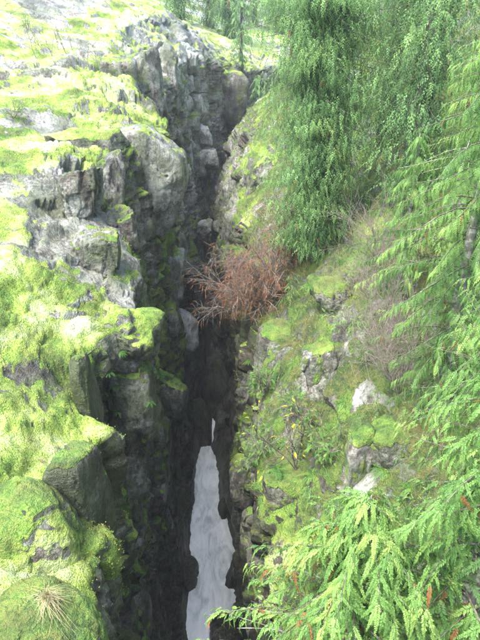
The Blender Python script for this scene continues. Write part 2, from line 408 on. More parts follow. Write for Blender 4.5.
tone = np.clip(.385 + .195 * topL + .12 * topL * sstep(30, 50, P[..., 1]) + .20 * sstep(38, 60, P[..., 1]) * (1 - topL) - .13 * (1 - sstep(4, 16, P[..., 2])) + .35 * fbm(P * .17, 3, 101) + .10 * far + .08 * topR + .28 * facebare, 0, 1)  # tone paints in upper-left overexposure, and gorge shade with wet stone low down

nr, nc = P.shape[:2]
gi = np.arange(nr * nc).reshape(nr, nc)
def patch(c0, c1):
    sub = slice(c0, c1 + 1)
    V = P[:, sub].reshape(-1, 3); n = c1 - c0 + 1
    ii = np.arange(nr * n).reshape(nr, n)
    Q = np.stack([ii[:-1, :-1], ii[:-1, 1:], ii[1:, 1:], ii[1:, :-1]], -1).reshape(-1, 4)
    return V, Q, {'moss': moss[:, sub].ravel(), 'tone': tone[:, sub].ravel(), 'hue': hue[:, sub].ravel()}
def colof(s): return int(np.argmin(np.abs(SEG - s)))
cuts = [0, colof(4.0), colof(8), colof(12), nc - 1]
names = ['hillside_left', 'gorge_wall_left', 'gorge_wall_right', 'hillside_right']
slabel = ['pale mossy slab of ice-worn rock rising left of the gorge', 'dark jointed rock wall dropping to the river, left side of the gorge',
          'dark undercut rock wall above the right bank of the river', 'olive mossy slope under the conifers right of the gorge']
GROUND = {}
allV = P.reshape(-1, 3)
for k, nm in enumerate(names):
    V, Q, A = patch(cuts[k], cuts[k + 1])
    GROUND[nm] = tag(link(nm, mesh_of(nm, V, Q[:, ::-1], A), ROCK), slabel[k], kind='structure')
_q = np.stack([gi[:-1, :-1], gi[:-1, 1:], gi[1:, 1:], gi[1:, :-1]], -1).reshape(-1, 4)
BVH = BVHTree.FromPolygons([tuple(p) for p in allV.tolist()], [tuple(p) for p in _q.tolist()])
CAMP = Vector((0, 0, CAM_Z))
BVH2 = None
def hit(u, v):                                      # where a sight line meets the ground or a rock
    dr = Vector(at(u, v, 1.0) - np.array(CAMP)).normalized()
    h = BVH.ray_cast(CAMP, dr, 600)
    if BVH2 is not None:
        h2 = BVH2.ray_cast(CAMP, dr, 600)
        if h2[0] is not None and (h[0] is None or h2[3] < h[3]): h = h2
    return (np.array(h[0]), np.array(h[1])) if h[0] is not None else (at(u, v, 60), np.array([0, 0, 1.]))
def ground(x, y, z0=120):
    h = BVH.ray_cast(Vector((x, y, z0)), Vector((0, 0, -1)), 400)
    return np.array(h[0]) if h[0] is not None else np.array([x, y, 20.])

# ------------------------------------------------------------------ river and cascade
def ribbon(name, ya, yb, step, zf, label, nx=26, foam0=0, over=1.2, xr=None):
    yy = np.arange(ya, yb + step * .5, step)
    lx = np.interp(yy, L7[:, 0], L7[:, 1]) - over; rx = np.interp(yy, R7[:, 0], R7[:, 1]) + over
    if xr: lx, rx = 0 * yy + xr[0], 0 * yy + xr[1]
    t = np.linspace(0, 1, nx)
    Xw = lx[:, None] * (1 - t) + rx[:, None] * t
    W = np.stack([Xw, np.repeat(yy[:, None], nx, 1), np.repeat(zf(yy)[:, None], nx, 1)], -1)
    wv = fbm(W * np.array([.8, .45, 1]), 4, 111) * .22 + fbm(W * np.array([2.4, 1.5, 1]), 3, 115) * .08
    W[..., 2] += wv
    foam = np.clip(foam0 + sstep(.1, .7, fbm(W * np.array([.5, .3, .5]), 3, 117)) * .8 + wv * 1.2, -1, 1.5)
    ii = np.arange(len(yy) * nx).reshape(len(yy), nx)
    Q = np.stack([ii[:-1, :-1], ii[:-1, 1:], ii[1:, 1:], ii[1:, :-1]], -1).reshape(-1, 4)
    return tag(link(name, mesh_of(name, W.reshape(-1, 3), Q, {'foam': foam.ravel()}), WATER), label, kind='structure')
ribbon('river', -60, 44.2, .2, lambda y: 0 * y - .12, 'milky grey river running through the bottom of the gorge')
ribbon('river_cascade', 43.9, 46.2, .08, lambda y: -.1 + 1.5 * sstep(44.0, 45.0, y), 'narrow white jet pouring into the head of the grey river', 24, .6, .9, (-2.5, -1.3))

# ------------------------------------------------------------------ rocks
_ico = {}
ROCKS = []
def ico(sub):
    if sub not in _ico:
        b = bmesh.new(); bmesh.ops.create_icosphere(b, subdivisions=sub, radius=1)
        _ico[sub] = (np.array([v.co[:] for v in b.verts]), np.array([[v.index for v in f.verts] for f in b.faces])); b.free()
    return _ico[sub]
def rock(name, c, size, seed=0, sub=5, rot=(0, 0, 0), planes=None, p=16, rough=1.0, mb=0., tn=.5, hu=.5, parent=None, cells=1.0):
    """a chiselled block: the cut of many half-spaces, weathered and mossed where it faces up"""
    D, T = ico(sub); g = np.random.default_rng(seed)
    size = np.asarray(size, float)
    if planes is None:
        n = [unit(a + g.normal(0, .16, 3)) for a in np.array([[1,0,0],[-1,0,0],[0,1,0],[0,-1,0],[0,0,1],[0,0,-1.]])]
        dd = list(g.uniform(.72, .95, 6))
        for _ in range(11): n.append(unit(g.normal(0, 1, 3))); dd.append(g.uniform(.86, 1.12))
        n = np.array(n); dd = np.array(dd)
    else:
        n = unit(np.array([q[:3] for q in planes])); dd = np.array([q[3] for q in planes])
    dots = np.maximum(D @ n.T, 0) / dd
    r = (dots ** p).sum(1) ** (-1 / p)
    V = D * r[:, None] * (size if planes is None else 1.0)
    cx, cy, cz = (R(a) for a in rot)
    Rx = np.array([[1,0,0],[0,math.cos(cx),-math.sin(cx)],[0,math.sin(cx),math.cos(cx)]])
    Ry = np.array([[math.cos(cy),0,math.sin(cy)],[0,1,0],[-math.sin(cy),0,math.cos(cy)]])
    Rz = np.array([[math.cos(cz),-math.sin(cz),0],[math.sin(cz),math.cos(cz),0],[0,0,1]])
    V = V @ (Rz @ Ry @ Rx).T
    W = V + np.asarray(c)
    N = vnormals(V, T); s = float(np.min(size)) if planes is None else 1.6
    q = W * np.array([1, 1, .28]) * (1.6 / max(s, .5)) * cells + .3 * fbm(W, 3, seed)[:, None]
    f1, f2, cid = voronoi(q, seed + 5)
    dsp = ((cid - .5) * .30 - .12 * np.exp(-(f2 - f1) / .05)) * min(s, 2.0) * .6 + fbm(W * (1.1 / max(s, .6)), 5, seed + 9) * .16 * min(s, 2.0) + fbm(W * 3.3, 4, seed + 11) * .05
    V = V + N * (dsp * rough)[:, None]; W = V + np.asarray(c)
    N = vnormals(V, T)
    ms = moss_at(W, N, mb, seed % 7)
    ms = np.clip(ms + (mb > 0) * sstep(0, .5, fbm(W * np.array([.9, .9, .35]), 4, seed + 21)) * .55 * (mb > .0), 0, 1)
    V = V + N * (ms * (np.maximum(fbm(W * 1.9, 3, 95), -.3) * .07 + fbm(W * 6, 2, 97) * .045 + .015))[:, None]
    A = {'moss': ms, 'tone': np.clip(tn + .22 * fbm(W * .5, 3, seed + 3), 0, 1), 'hue': np.clip(hu + .3 * fbm(W * .3, 3, 99), 0, 1)}
    if sub > 3: ROCKS.append((V + np.asarray(c), T))
    return link(name, mesh_of(name, V, T, A), ROCK, parent, tuple(c))

def outcrop(u, v, depth, size, label, cat='rock', name='rock_outcrop', group=None, **kw):
    return tag(rock(name, at(u, v, depth), size, **kw), label, cat, group)

# the great pale plate of rock overhanging the gorge
def plate_planes(poly, thick, cu, cv, depth):
    """half-spaces of a convex outline (pixels) standing at its own depth, with real thickness"""
    s = depth / F
    pts = [((u - cu) * s, -(v - cv) * s * 1.03) for u, v in poly]
    out = []
    for (x0, z0), (x1, z1) in zip(pts, pts[1:] + pts[:1]):
        nx, nz = (z1 - z0), -(x1 - x0)
        l = math.hypot(nx, nz); nx /= l; nz /= l
        dd = nx * x0 + nz * z0
        if dd < 0: nx, nz, dd = -nx, -nz, -dd
        out.append((nx, 0, nz, dd))
    return out + [(.25, -1, .1, thick), (-.3, -1, -.1, thick * 1.02), (0, 1, 0, thick * 1.6), (.5, -.8, -.3, thick * 1.15)]
cpl = (152, 182)
tag(rock('rock_buttress', at(*cpl, 41.5), 1, seed=3, sub=6, p=26, mb=-.2, tn=.70, hu=.6, rough=.55,
         planes=plate_planes([(116, 134), (150, 130), (184, 160), (186, 186), (174, 222), (158, 242), (144, 226), (128, 176)], 1.3, *cpl, 41.5)),
    'tall pale grey overhanging plate of rock tapering to a point above the gorge', 'rock')
LEFT = [
 # u, v, depth, (sx, sy, sz), label, kwargs
 (38, 634, 14.6, (1.7, 1.4, 1.25), 'rounded boulder with bright moss and a dry grass tuft, bottom left corner', dict(seed=11, rough=.5, mb=.30, tn=.5, hu=.45, sub=6, p=5)),
 (36, 548, 17.2, (1.7, 1.6, 2.0), 'big rounded grey boulder with moss cap above the dry grass tuft', dict(seed=12, rough=.5, mb=.30, tn=.5, hu=.72, sub=6, p=6)),
 (84, 508, 19.2, (.8, 1.2, 2.6), 'dark rock shoulder on the gorge side of the big rounded boulder', dict(seed=13, rough=.5, mb=.20, tn=.42, hu=.5, sub=6, p=12)),
 (128, 334, 27.0, (1.35, 1.5, 1.3), 'rock ledge with a bright flat moss top jutting over the gorge', dict(seed=14, hres=0, mb=.34, tn=.46, hu=.62, sub=6, p=12)),
 (134, 400, 28.0, (1.2, 1.4, 2.0), 'mossy fern-hung rock face under the bright moss ledge', dict(seed=15, hres=0, mb=.22, tn=.42, hu=.45, sub=6)),
 (88, 408, 22.6, (.38, .9, 2.9), 'narrow black streaked rock slab standing in the cleft', dict(seed=16, mb=-.05, tn=.36, hu=.4, sub=5, p=24)),
 (80, 200, 31.4, (1.25, 1.3, 1.5), 'square dark rock block with pale top and vertical shadowed face', dict(seed=17, mb=-.25, tn=.54, hu=.5, sub=6, p=30)),
 (86, 143, 37.2, (2.2, 1.3, .75), 'low shadowed rock ledge under a yellow moss lip', dict(seed=18, hres=0, mb=.10, tn=.42, hu=.74, sub=6, p=24)),
 (98, 256, 29.4, (1.3, 1.2, 1.3), 'weathered grey rock hump behind the bright moss ledge', dict(seed=19, mb=-.1, tn=.56, hu=.5, sub=6)),
 (122, 236, 33.0, (1.0, 1.2, 1.5), 'broken grey and moss patched rocks beside the point of the plate', dict(seed=20, hres=0, mb=-.2, tn=.52, hu=.5, sub=6)),
 (109, 188, 35.0, (.85, 1.1, 1.7), 'leaning mossy rock between the square block and the pale plate', dict(seed=21, hres=0, mb=-.15, tn=.5, hu=.4, sub=6)),
 (172, 398, 42.0, (1.2, 1.4, 1.8), 'knobbly mossy rock low on the left wall near the cascade', dict(seed=22, hres=0, mb=.05, tn=.5, hu=.5, sub=6, p=8)),
 (155, 452, 37.0, (1.0, 1.5, 2.4), 'dark wet rock rib on the left wall above the river bend', dict(seed=23, hres=0, mb=.04, tn=.36, hu=.5, sub=6)),
 (172, 275, 48.5, (1.15, 1.5, 2.7), 'grey rock pillar in the gorge below the point of the plate', dict(seed=24, hres=0, mb=-.32, tn=.74, sub=6, p=22)),
 (190, 278, 57.0, (1.5, 1.4, 1.2), 'dark capstone wedged in the slot of the gorge', dict(seed=25, mb=-.6, tn=.32, sub=5)),
 (184, 332, 51.0, (1.25, 1.4, 1.9), 'pale scoured boulder wedged under the dark capstone', dict(seed=26, mb=-.55, tn=.80, sub=5)),
 (142, 84, 55.0, (1.9, 1.8, 3.4), 'tall far rock face with hanging moss left of the pale rock fall', dict(seed=27, hres=0, mb=-.12, tn=.56, sub=6, p=24)),
 (116, 74, 51.6, (1.9, 1.6, 1.6), 'sloping far rock ridge with pale top edge above the ravine', dict(seed=28, hres=0, mb=-.02, tn=.62, sub=6, p=24)),
 (168, 84, 66.0, (1.4, 1.8, 3.6), 'upright far rock rib beside the white rock fall', dict(seed=29, hres=0, mb=-.2, tn=.56, sub=6, p=24)),
 (228, 92, 90.5, (3.2, 2.4, 4.2), 'dark mossy far cliff with block tops at the bend of the gorge', dict(seed=30, hres=0, mb=.08, tn=.38, hu=.42, sub=6)),
 (208, 158, 80.0, (1.7, 1.8, 1.4), 'pale wet shelf of rock at the far end of the slot', dict(seed=31, hres=0, mb=-.4, tn=.78, sub=6)),
 (191, 62, 76.0, (1.1, 1.3, 1.5), 'topmost white block of the pale rock fall', dict(seed=32, mb=-.5, tn=.86, sub=5, p=24)),
 (187, 86, 76.5, (.9, 1.1, 1.2), 'second white block down the pale rock fall', dict(seed=33, mb=-.5, tn=.84, sub=5, p=24)),
 (197, 108, 78.0, (1.1, 1.2, 1.8), 'long white block halfway down the pale rock fall', dict(seed=34, mb=-.45, tn=.82, sub=5, p=24)),
 (202, 134, 79.0, (1.3, 1.3, 1.3), 'lowest white block of the pale rock fall', dict(seed=35, mb=-.45, tn=.82, sub=5, p=24)),
 (205, 228, 66.0, (.9, 1.0, .8), 'small reddish stone jammed across the far slot', dict(seed=36, mb=-.3, tn=.6, sub=5)),
]
for u, v, dp, sz, lab, kw in LEFT:
    if kw.pop('hres', 1) == 0: kw['sub'] = 5
    outcrop(u, v, dp, sz, lab, **kw)
RIGHT = [
 (262, 200, 56.0, (2.5, 2.4, 5.0), 'steep rounded mossy rock spur on the right side of the slot', dict(seed=41, mb=.12, tn=.58, hu=.60, sub=6, p=8, rot=(0, 14, 0))),
 (238, 272, 52.0, (1.4, 1.5, 2.6), 'mossy foot of the spur beside the dark slot', dict(seed=42, hres=0, mb=.12, tn=.5, hu=.45, sub=6, p=8)),
 (284, 352, 33.5, (1.6, 1.4, 1.5), 'mossy rock with a bare grey face below the rust brown bush', dict(seed=43, hres=0, mb=.08, tn=.55, hu=.40, sub=6)),
 (322, 378, 28.9, (1.0, 1.0, 2.2), 'pale streaked vertical rock face in the middle of the right slope', dict(seed=44, mb=.06, tn=.62, hu=.4, sub=6, rot=(0, -10, 0), p=20)),
 (357, 470, 23.2, (.6, .8, 2.1), 'narrow pale rock rib running down the olive moss slope', dict(seed=45, hres=0, mb=.05, tn=.62, hu=.4, sub=6, p=20)),
 (334, 296, 30.6, (1.2, 1.2, .9), 'yellow moss hummock on top of the pale streaked face', dict(seed=46, hres=0, mb=.42, tn=.5, hu=.62, sub=6, p=5)),
 (290, 494, 25.6, (1.6, 1.5, 1.5), 'olive moss covered knob at the brink of the right wall', dict(seed=47, hres=0, mb=.26, tn=.5, hu=.42, sub=6, p=6)),
 (243, 480, 34.5, (.9, 1.3, 1.6), 'dark rounded rock bulging from the right wall over the river', dict(seed=48, hres=0, mb=.02, tn=.38, hu=.4, sub=6, p=10)),
 (256, 536, 29.6, (.9, 1.2, 1.5), 'dark brown rock lump above the river, nearest on the right wall', dict(seed=49, hres=0, mb=-.1, tn=.38, hu=.4, sub=6, p=10)),
 (400, 446, 22.7, (1.7, 1.4, 1.1), 'moss grown bank below the bare twig thicket', dict(seed=50, hres=0, mb=.25, tn=.5, hu=.40, sub=6, p=6)),
]
for u, v, dp, sz, lab, kw in RIGHT:
    if kw.pop('hres', 1) == 0: kw['sub'] = 5
    outcrop(u, v, dp, sz, lab, **kw)
# boulders standing in the river
for (x, y, sx, sy, sz, sd_, lab) in [(-3.55, 30.0, .75, 1.5, 1.0, 61, 'low black boulder at the left edge of the river'), (-1.0, 25.2, 1.25, 1.6, 1.4, 62, 'dark boulder in the river by the overhanging cedar tips'),
                                 (-1.0, 36.6, .8, 1.5, 1.6, 63, 'dark boulder pinching the river from the right'), (-4.2, 38.5, .6, 1.2, 1.1, 64, 'dark boulder at the left bank below the white jet'),
                                 (-3.75, 45.0, 1.75, 1.1, 4.8, 65, 'tall dark boulder standing beside the white jet at the head of the river'), (-.85, 45.4, .9, 1.0, 4.6, 66, 'dark block on the right of the white jet at the head of the river'),
                                 (-2.2, 47.2, 1.8, 1.0, 7.0, 67, 'dark wedged rock closing the slot behind the white jet')]:
    tag(rock('river_boulder', (x, y, .1), (sx, sy, sz), seed=sd_, sub=5, p=6, mb=-.8, tn=.30), lab, 'boulder')

# stones standing proud of the walls, pieces of the setting
def wall_stones(parent, segs, n, seed, yr, zr):
    g = np.random.default_rng(seed); c0, c1 = colof(segs[0]), colof(segs[1]); k = 0
    while k < n:
        i = g.integers(0, nr); j = g.integers(c0, c1); p = P[i, j]
        if not (yr[0] < p[1] < yr[1] and zr[0] < p[2] < zr[1]): continue
        s = g.uniform(.35, .95) * (1 + .008 * p[1])
        rock('stone', p - N1[i, j] * s * .5, (s * g.uniform(.7, 1.1), s * g.uniform(.8, 1.2), s * g.uniform(.9, 1.9)), seed=1000 + seed * 100 + k, sub=3, p=24,
             mb=-.15 - .4 * (p[2] < 9), tn=.34 + .25 * g.random() + .1 * (p[1] > 50), hu=g.uniform(.35, .65), parent=parent)
        k += 1
wall_stones(GROUND['gorge_wall_left'], (4.1, 7.0), 56, 1, (14, 100), (.5, 27))
wall_stones(GROUND['gorge_wall_right'], (9.0, 11.8), 34, 2, (22, 90), (.5, 18))

_vs, _ts, _o = [], [], 0
for _V, _T in ROCKS:
    _vs.append(_V); _ts.append(_T + _o); _o += len(_V)
BVH2 = BVHTree.FromPolygons(np.vstack(_vs).tolist(), np.vstack(_ts).tolist())
# ------------------------------------------------------------------ foliage
def frond_template(npair, nleaf, shape=0, droop=.35, seed=0, tw=.017, wide=.36, tooth=.085):
    """flat spray along +X, length 1: side shoots with scale-leaf teeth; droops with distance"""
    g = np.random.default_rng(seed); V = []; T = []
    def tri(a, b, c):
        i = len(V); V.extend([a, b, c]); T.append((i, i + 1, i + 2))
    def bend(p):
        x, y, z = p; return (x - .08 * x * x, y, z - droop * x * x - .55 * y * y)
    for k in range(npair):
        t = (k + .6) / npair
        for s in (-1, 1):
            tt = t + s * .25 / npair
            if shape == 0: L = wide * (1 - tt) ** .75 * (1 - math.exp(-tt * 9)) + .035
            else: L = .17 * math.sin(math.pi * min(1, tt * .93 + .07)) ** .8 + .012
            if shape == 2: L = .15 * (1 - tt) ** .5 + .07
            L *= g.uniform(.75, 1.12)
            an = R(58 - 14 * tt) + g.normal(0, .10)
            if shape == 1: an = R(74) + g.normal(0, .06)
            if shape == 2: an = R(34) + g.normal(0, .12)
            dx, dy = math.cos(an), s * math.sin(an)
            if nleaf == 0:
                wd = min(.5 / npair, L * (.34 if shape < 2 else .24))
                px, py = -dy, dx
                b = (tt, 0, 0); e = (tt + dx * L, dy * L, g.normal(0, .02))
                m1 = (tt + dx * L * .45 + px * wd, dy * L * .45 + py * wd, g.normal(0, .012)); m2 = (tt + dx * L * .45 - px * wd, dy * L * .45 - py * wd, g.normal(0, .012))
                tri(bend(b), bend(m1), bend(e)); tri(bend(b), bend(e), bend(m2))
            else:
                n = max(2, int(nleaf * L / .3 + .5))
                for q in range(n):
                    f = (q + .4) / n; l2 = (tooth * (1 - f * .72) + .012) * (1 if shape == 0 else .6)
                    l2 = min(l2, L * .6)
                    for r_ in (-1, 1):
                        a2 = an * s + r_ * R(42)
                        bx, by = tt + dx * L * f, dy * L * f
                        ex, ey = bx + math.cos(a2) * l2, by + math.sin(a2) * l2
                        wx, wy = dx * tw, dy * tw
                        z = g.normal(0, .008)
                        tri(bend((bx - wx, by - wy, 0)), bend((bx + wx, by + wy, 0)), bend((ex, ey, z - .01)))
                b = (tt, 0, 0); e = (tt + dx * L, dy * L, 0)
                tri(bend((tt - .006, 0, 0)), bend((tt + .006, 0, 0)), bend(e))
    for k in range(3 if shape != 2 else 0):
        a, b = k / 3, (k + 1) / 3; w = .007
        tri(bend((a, -w, 0)), bend((b, 0, 0)), bend((a, w, 0)))
    return np.array(V), np.array(T)
FR_HI = [frond_template(15, 0, 0, .35, 1, 0, .15), frond_template(14, 0, 0, .55, 2, 0, .18), frond_template(15, 0, 0, .8, 3, 0, .14)]
FR_MID = [frond_template(8, 0, 0, .5, 4, 0, .19), frond_template(9, 0, 0, .8, 5, 0, .16)]
FR_LO = [frond_template(9, 0, 0, .4, 6), frond_template(8, 0, 0, .7, 7)]
STRAND = [frond_template(5, 0, 2, .25, 10), frond_template(4, 0, 2, .35, 11), frond_template(5, 0, 2, .1, 12)]
FERN_T = [frond_template(22, 0, 1, .75, 8), frond_template(20, 0, 1, .95, 9)]
def place_sprays(items, temps, seed):
    """items: rows of (pos, dir, up, scale, tint, dead) -> one mesh's data"""
    g = np.random.default_rng(seed); Vs, Ts, ti, de = [], [], [], []; off = 0
    which = g.integers(0, len(temps), len(items))
    for k, (tv, tt) in enumerate(temps):
        it = [x for x, w_ in zip(items, which) if w_ == k]
        if not it: continue
        pos = np.array([i[0] for i in it]); x = unit(np.array([i[1] for i in it])); up = np.array([i[2] for i in it])
        y = unit(np.cross(up, x)); z = np.cross(x, y); s = np.array([i[3] for i in it])
        V = pos[:, None] + s[:, None, None] * (tv[None, :, 0:1] * x[:, None] + tv[None, :, 1:2] * y[:, None] + tv[None, :, 2:3] * z[:, None])
        n = len(tv)
        Vs.append(V.reshape(-1, 3)); Ts.append((tt[None] + (np.arange(len(it)) * n)[:, None, None]).reshape(-1, 3) + off)
        ti.append(np.repeat([i[4] for i in it], n)); de.append(np.repeat([i[5] for i in it], n)); off += n * len(it)
    return np.vstack(Vs), np.vstack(Ts), {'tint': np.concatenate(ti), 'dead': np.concatenate(de)}

def in_reach(W):                                    # sprays far outside the frame are not built
    u, v, d = proj(W); return d > .5 and -60 < u < 545 and -60 < v < 700
def conifer(name, label, base, h, rad, nlimb, temps, fr, leaf, bark, seed, z0=.05, hang=.3, nspray=9, top_pow=.75, deadp=.006, lean=(0, 0), group=None, cat='tree',
            tint=.5, az=None, upturn=.12, sag=.35, trunk_r=None, dead_limbs=0, mid=.3, limbs_apart=False, smin=.12, veil=0, jit=0.0):
    g = np.random.default_rng(seed); base = np.asarray(base, float)
    root = empty(name, base); tag(root, label, cat, group)
    tr = trunk_r or h * .016 + .03
    zz = np.linspace(-.4, h, 14)
    wob = np.cumsum(g.normal(0, .02, (14, 2)), 0) * h / 14
    pts = np.stack([lean[0] * zz + wob[:, 0], lean[1] * zz + wob[:, 1], zz], 1)
    rr = tr * np.clip(1 - zz / (h * 1.02), .03, 1) ** .8
    V, T = path_tube(pts, rr, 8)
    link('trunk', mesh_of('trunk', V, T), bark, root)
    segs, items = [], []
    for i in range(nlimb):
        t = z0 + (1 - z0) * (i + g.random()) / nlimb
        zc = t * h
        c = np.array([np.interp(zc, zz, pts[:, 0]), np.interp(zc, zz, pts[:, 1]), zc])
        prof = min(1, (1 - t) / (1 - mid)) ** top_pow * min(1, .55 + .45 * (t - z0) / max(mid - z0, .02))
        L = max(.25, rad * prof * g.uniform(.62, 1.15))
        a = i * 2.39996 + g.normal(0, .35) if az is None else g.uniform(*az)
        dh = np.array([math.cos(a), math.sin(a), 0]); sd = np.array([-dh[1], dh[0], 0])
        sg = sag * g.uniform(.7, 1.4); up = .25 + .35 * t
        n = 6
        S = np.linspace(0, 1, n)
        curve = [c + dh * L * s + np.array([0, 0, 1]) * L * (up * s * .8 - (sg + up * .8) * s ** 1.7 + upturn * s ** 5) + sd * L * .08 * math.sin(s * 3 + i) for s in S]
        lr = min(.008 * L + .004, tr * .5)
        if not limbs_apart and not (in_reach(curve[-1] + base) or in_reach(curve[2] + base)): n_seg = 0
        else: n_seg = n - 1
        for q_ in range(n_seg): segs.append((curve[q_], curve[q_ + 1], lr * (1 - S[q_] * .85), lr * (1 - S[q_ + 1] * .85)))
        curve = np.array(curve)
        ns = max(3, int(nspray * (.35 + .65 * L / rad)))
        toc = unit(np.array([0, 0, CAM_Z]) - base - c)
        if dh @ toc < -.25: ns = max(3, int(ns * .45))      # boughs behind the trunk carry fewer sprays
        tone_l = tint + g.normal(0, .13)
        for q_ in range(ns):
            s = smin + (1 - smin) * (q_ + g.random() * .8) / ns
            s = min(s, 1.0)
            pos = np.array([np.interp(s, S, curve[:, k_]) for k_ in range(3)])
            side = 1 if q_ % 2 else -1
            fwd = unit(np.array([np.interp(min(1, s + .1), S, curve[:, k_]) - np.interp(max(0, s - .1), S, curve[:, k_]) for k_ in range(3)]))
            aa = R(g.uniform(25, 75)) * (1 - .55 * s)
            d = fwd * math.cos(aa) + sd * side * math.sin(aa) + np.array([0, 0, -hang * g.uniform(.6, 1.5)])
            up_v = unit(np.array([0, 0, 1.]) + dh * .5 + g.normal(0, .25, 3))
            if jit: pos = pos + sd * g.normal(0, jit) + np.array([0, 0, g.normal(0, jit * .45)]); d = d + g.normal(0, .45, 3) * np.array([1, 1, .4])
            if not in_reach(pos + base): continue
            items.append((pos, d, up_v, fr * g.uniform(.65, 1.2) * (1.05 - .35 * s), np.clip(tone_l + .22 * s + g.normal(0, .1), 0, 1), 1.0 if g.random() < deadp else 0.0))
        items.append((curve[-1] - (curve[-1] - curve[-2]) * .5, curve[-1] - curve[-2], np.array([0, 0, 1.]), fr * g.uniform(.7, 1.1), np.clip(tone_l + .3, 0, 1), 0.0))
    if limbs_apart:
        for i in range(nlimb):
            V, T = tubes(segs[i * 5:i * 5 + 5], 4); link('limb', mesh_of('limb', V, T), BARK, root)
    else:
        V, T = tubes(segs, 3); link('limbs', mesh_of('limbs', V, T), bark, root)['kind'] = 'stuff'
    for q_ in range(veil):                              # short sprays straight from the stem
        zc = h * g.uniform(z0, 1); a = g.uniform(0, 6.283); dh = np.array([math.cos(a), math.sin(a), 0])
        c = np.array([np.interp(zc, zz, pts[:, 0]), np.interp(zc, zz, pts[:, 1]), zc]) + dh * g.uniform(.3, 1.1)
        if in_reach(c + base): items.append((c, dh * .4 - np.array([0, 0, 1.]), unit(dh + g.normal(0, .3, 3)), fr * g.uniform(.7, 1.1), np.clip(tint + g.normal(0, .18), 0, 1), 0.0))
    V, T, A = place_sprays(items, temps, seed)
    link('crown', mesh_of('crown', V, T, A, False), leaf, root)
    for k in range(dead_limbs):
        zc = h * g.uniform(.62, .9); a = g.uniform(math.pi * .7, math.pi * 1.3); L = g.uniform(1.0, 2.4)
        p0 = np.array([np.interp(zc, zz, pts[:, 0]), np.interp(zc, zz, pts[:, 1]), zc]); dh = np.array([math.cos(a), math.sin(a), -.15])
        pp = [p0 + dh * L * s + np.array([0, 0, -.25 * L * s * s]) + g.normal(0, .02, 3) for s in np.linspace(0, 1, 7)]
        V, T = path_tube(pp, np.linspace(.026, .006, 7), 5)
        link('dead_limb', mesh_of('dead_limb', V, T), GREYBARK, root)
    return root

# the tall dense cedar across the gorge
conifer('cedar_tree', 'tall dense drooping green cedar on the brink right of the gorge', ground(4.5, 34.5), 36, 4.6, 800, STRAND, .82, CEDAR, BARK, 101, z0=.02, hang=1.8, nspray=92, 
        sag=.2, tint=.5, mid=.5, top_pow=.8, lean=(-.03, 0), smin=.0, veil=4500, jit=.42)
# trees behind and beside it
UP = [(8.4, 30.0, 26, 3.5, .42, 'dark green conifer standing right behind the dense cedar'),
      (9.0, 40.0, 30, 3.6, .36, 'shaded conifer deep in the forest behind the dense cedar'),
      (13.0, 33.0, 26, 3.6, .38, 'conifer at the upper right edge, behind the yellow green boughs'),
      (11.0, 24.5, 20, 3.2, .45, 'conifer high on the slope above the orange tipped boughs'),
      (6.6, 48.0, 28, 3.4, .34, 'slim shaded conifer partly hidden by the dense cedar'),
      (6.4, 62.0, 22, 3.0, .40, 'conifer beyond the dense cedar, above the mossy spur')]
for k, (x, y, h, r_, tn, lab) in enumerate(UP):
    conifer('conifer_tree', lab, ground(x, y), h, r_, 230, STRAND, .95, CEDAR, BARK, 120 + k, z0=.04, hang=1.0, nspray=40, tint=tn, mid=.5, veil=900, jit=.45)
conifer('hemlock_tree', 'yellow green hemlock leaning in from the right edge with orange tips', ground(6.9, 17.5), 14.0, 3.0, 190, FR_MID, .44, FRESH, GREYBARK, 140, z0=.06, hang=.5, nspray=46, mid=.5, deadp=.012, tint=.45, limbs_apart=True)
conifer('hemlock_tree', 'young bright hemlock under the taller trees at mid right', ground(6.6, 23.5), 7.0, 2.2, 90, FR_MID, .42, FRESH, GREYBARK, 141, z0=.08, hang=.4, nspray=32, deadp=.012, tint=.4, limbs_apart=True)
conifer('hemlock_tree', 'bright hemlock with layered boughs cut by the right edge of the photo', ground(6.4, 12.8), 12.0, 2.6, 170, FR_MID, .38, FRESH, GREYBARK, 142, z0=.08, hang=.4, nspray=46, mid=.5, deadp=.012, tint=.52, jit=.12, limbs_apart=True)
conifer('hemlock_tree', 'pale green hemlock behind the layered boughs, right of the bare twigs', ground(8.4, 21.5), 11.0, 2.8, 120, FR_MID, .52, FRESH, GREYBARK, 143, z0=.05, hang=.45, nspray=34, mid=.5, deadp=.01, tint=.42, jit=.15)
# near trees whose boughs reach into the frame
conifer('young_cedar', 'bright green young cedar with orange tips filling the bottom right corner', ground(1.9, 6.6), 13.2, 3.0, 160, FR_HI, .42, FRESH, GREYBARK, 150, z0=.6, hang=.35, nspray=56, jit=.05,
        deadp=.022, tint=.55, mid=.6, top_pow=.5, dead_limbs=5, trunk_r=.11, limbs_apart=True)
conifer('young_cedar', 'young cedar whose fern-like boughs hang at the right edge, mid height', ground(3.7, 6.6), 13.6, 2.5, 100, FR_HI, .44, FRESH, GREYBARK, 151, z0=.5, hang=.4, nspray=52, jit=.05, deadp=.012, tint=.45, mid=.6, top_pow=.55, trunk_r=.12, limbs_apart=True)
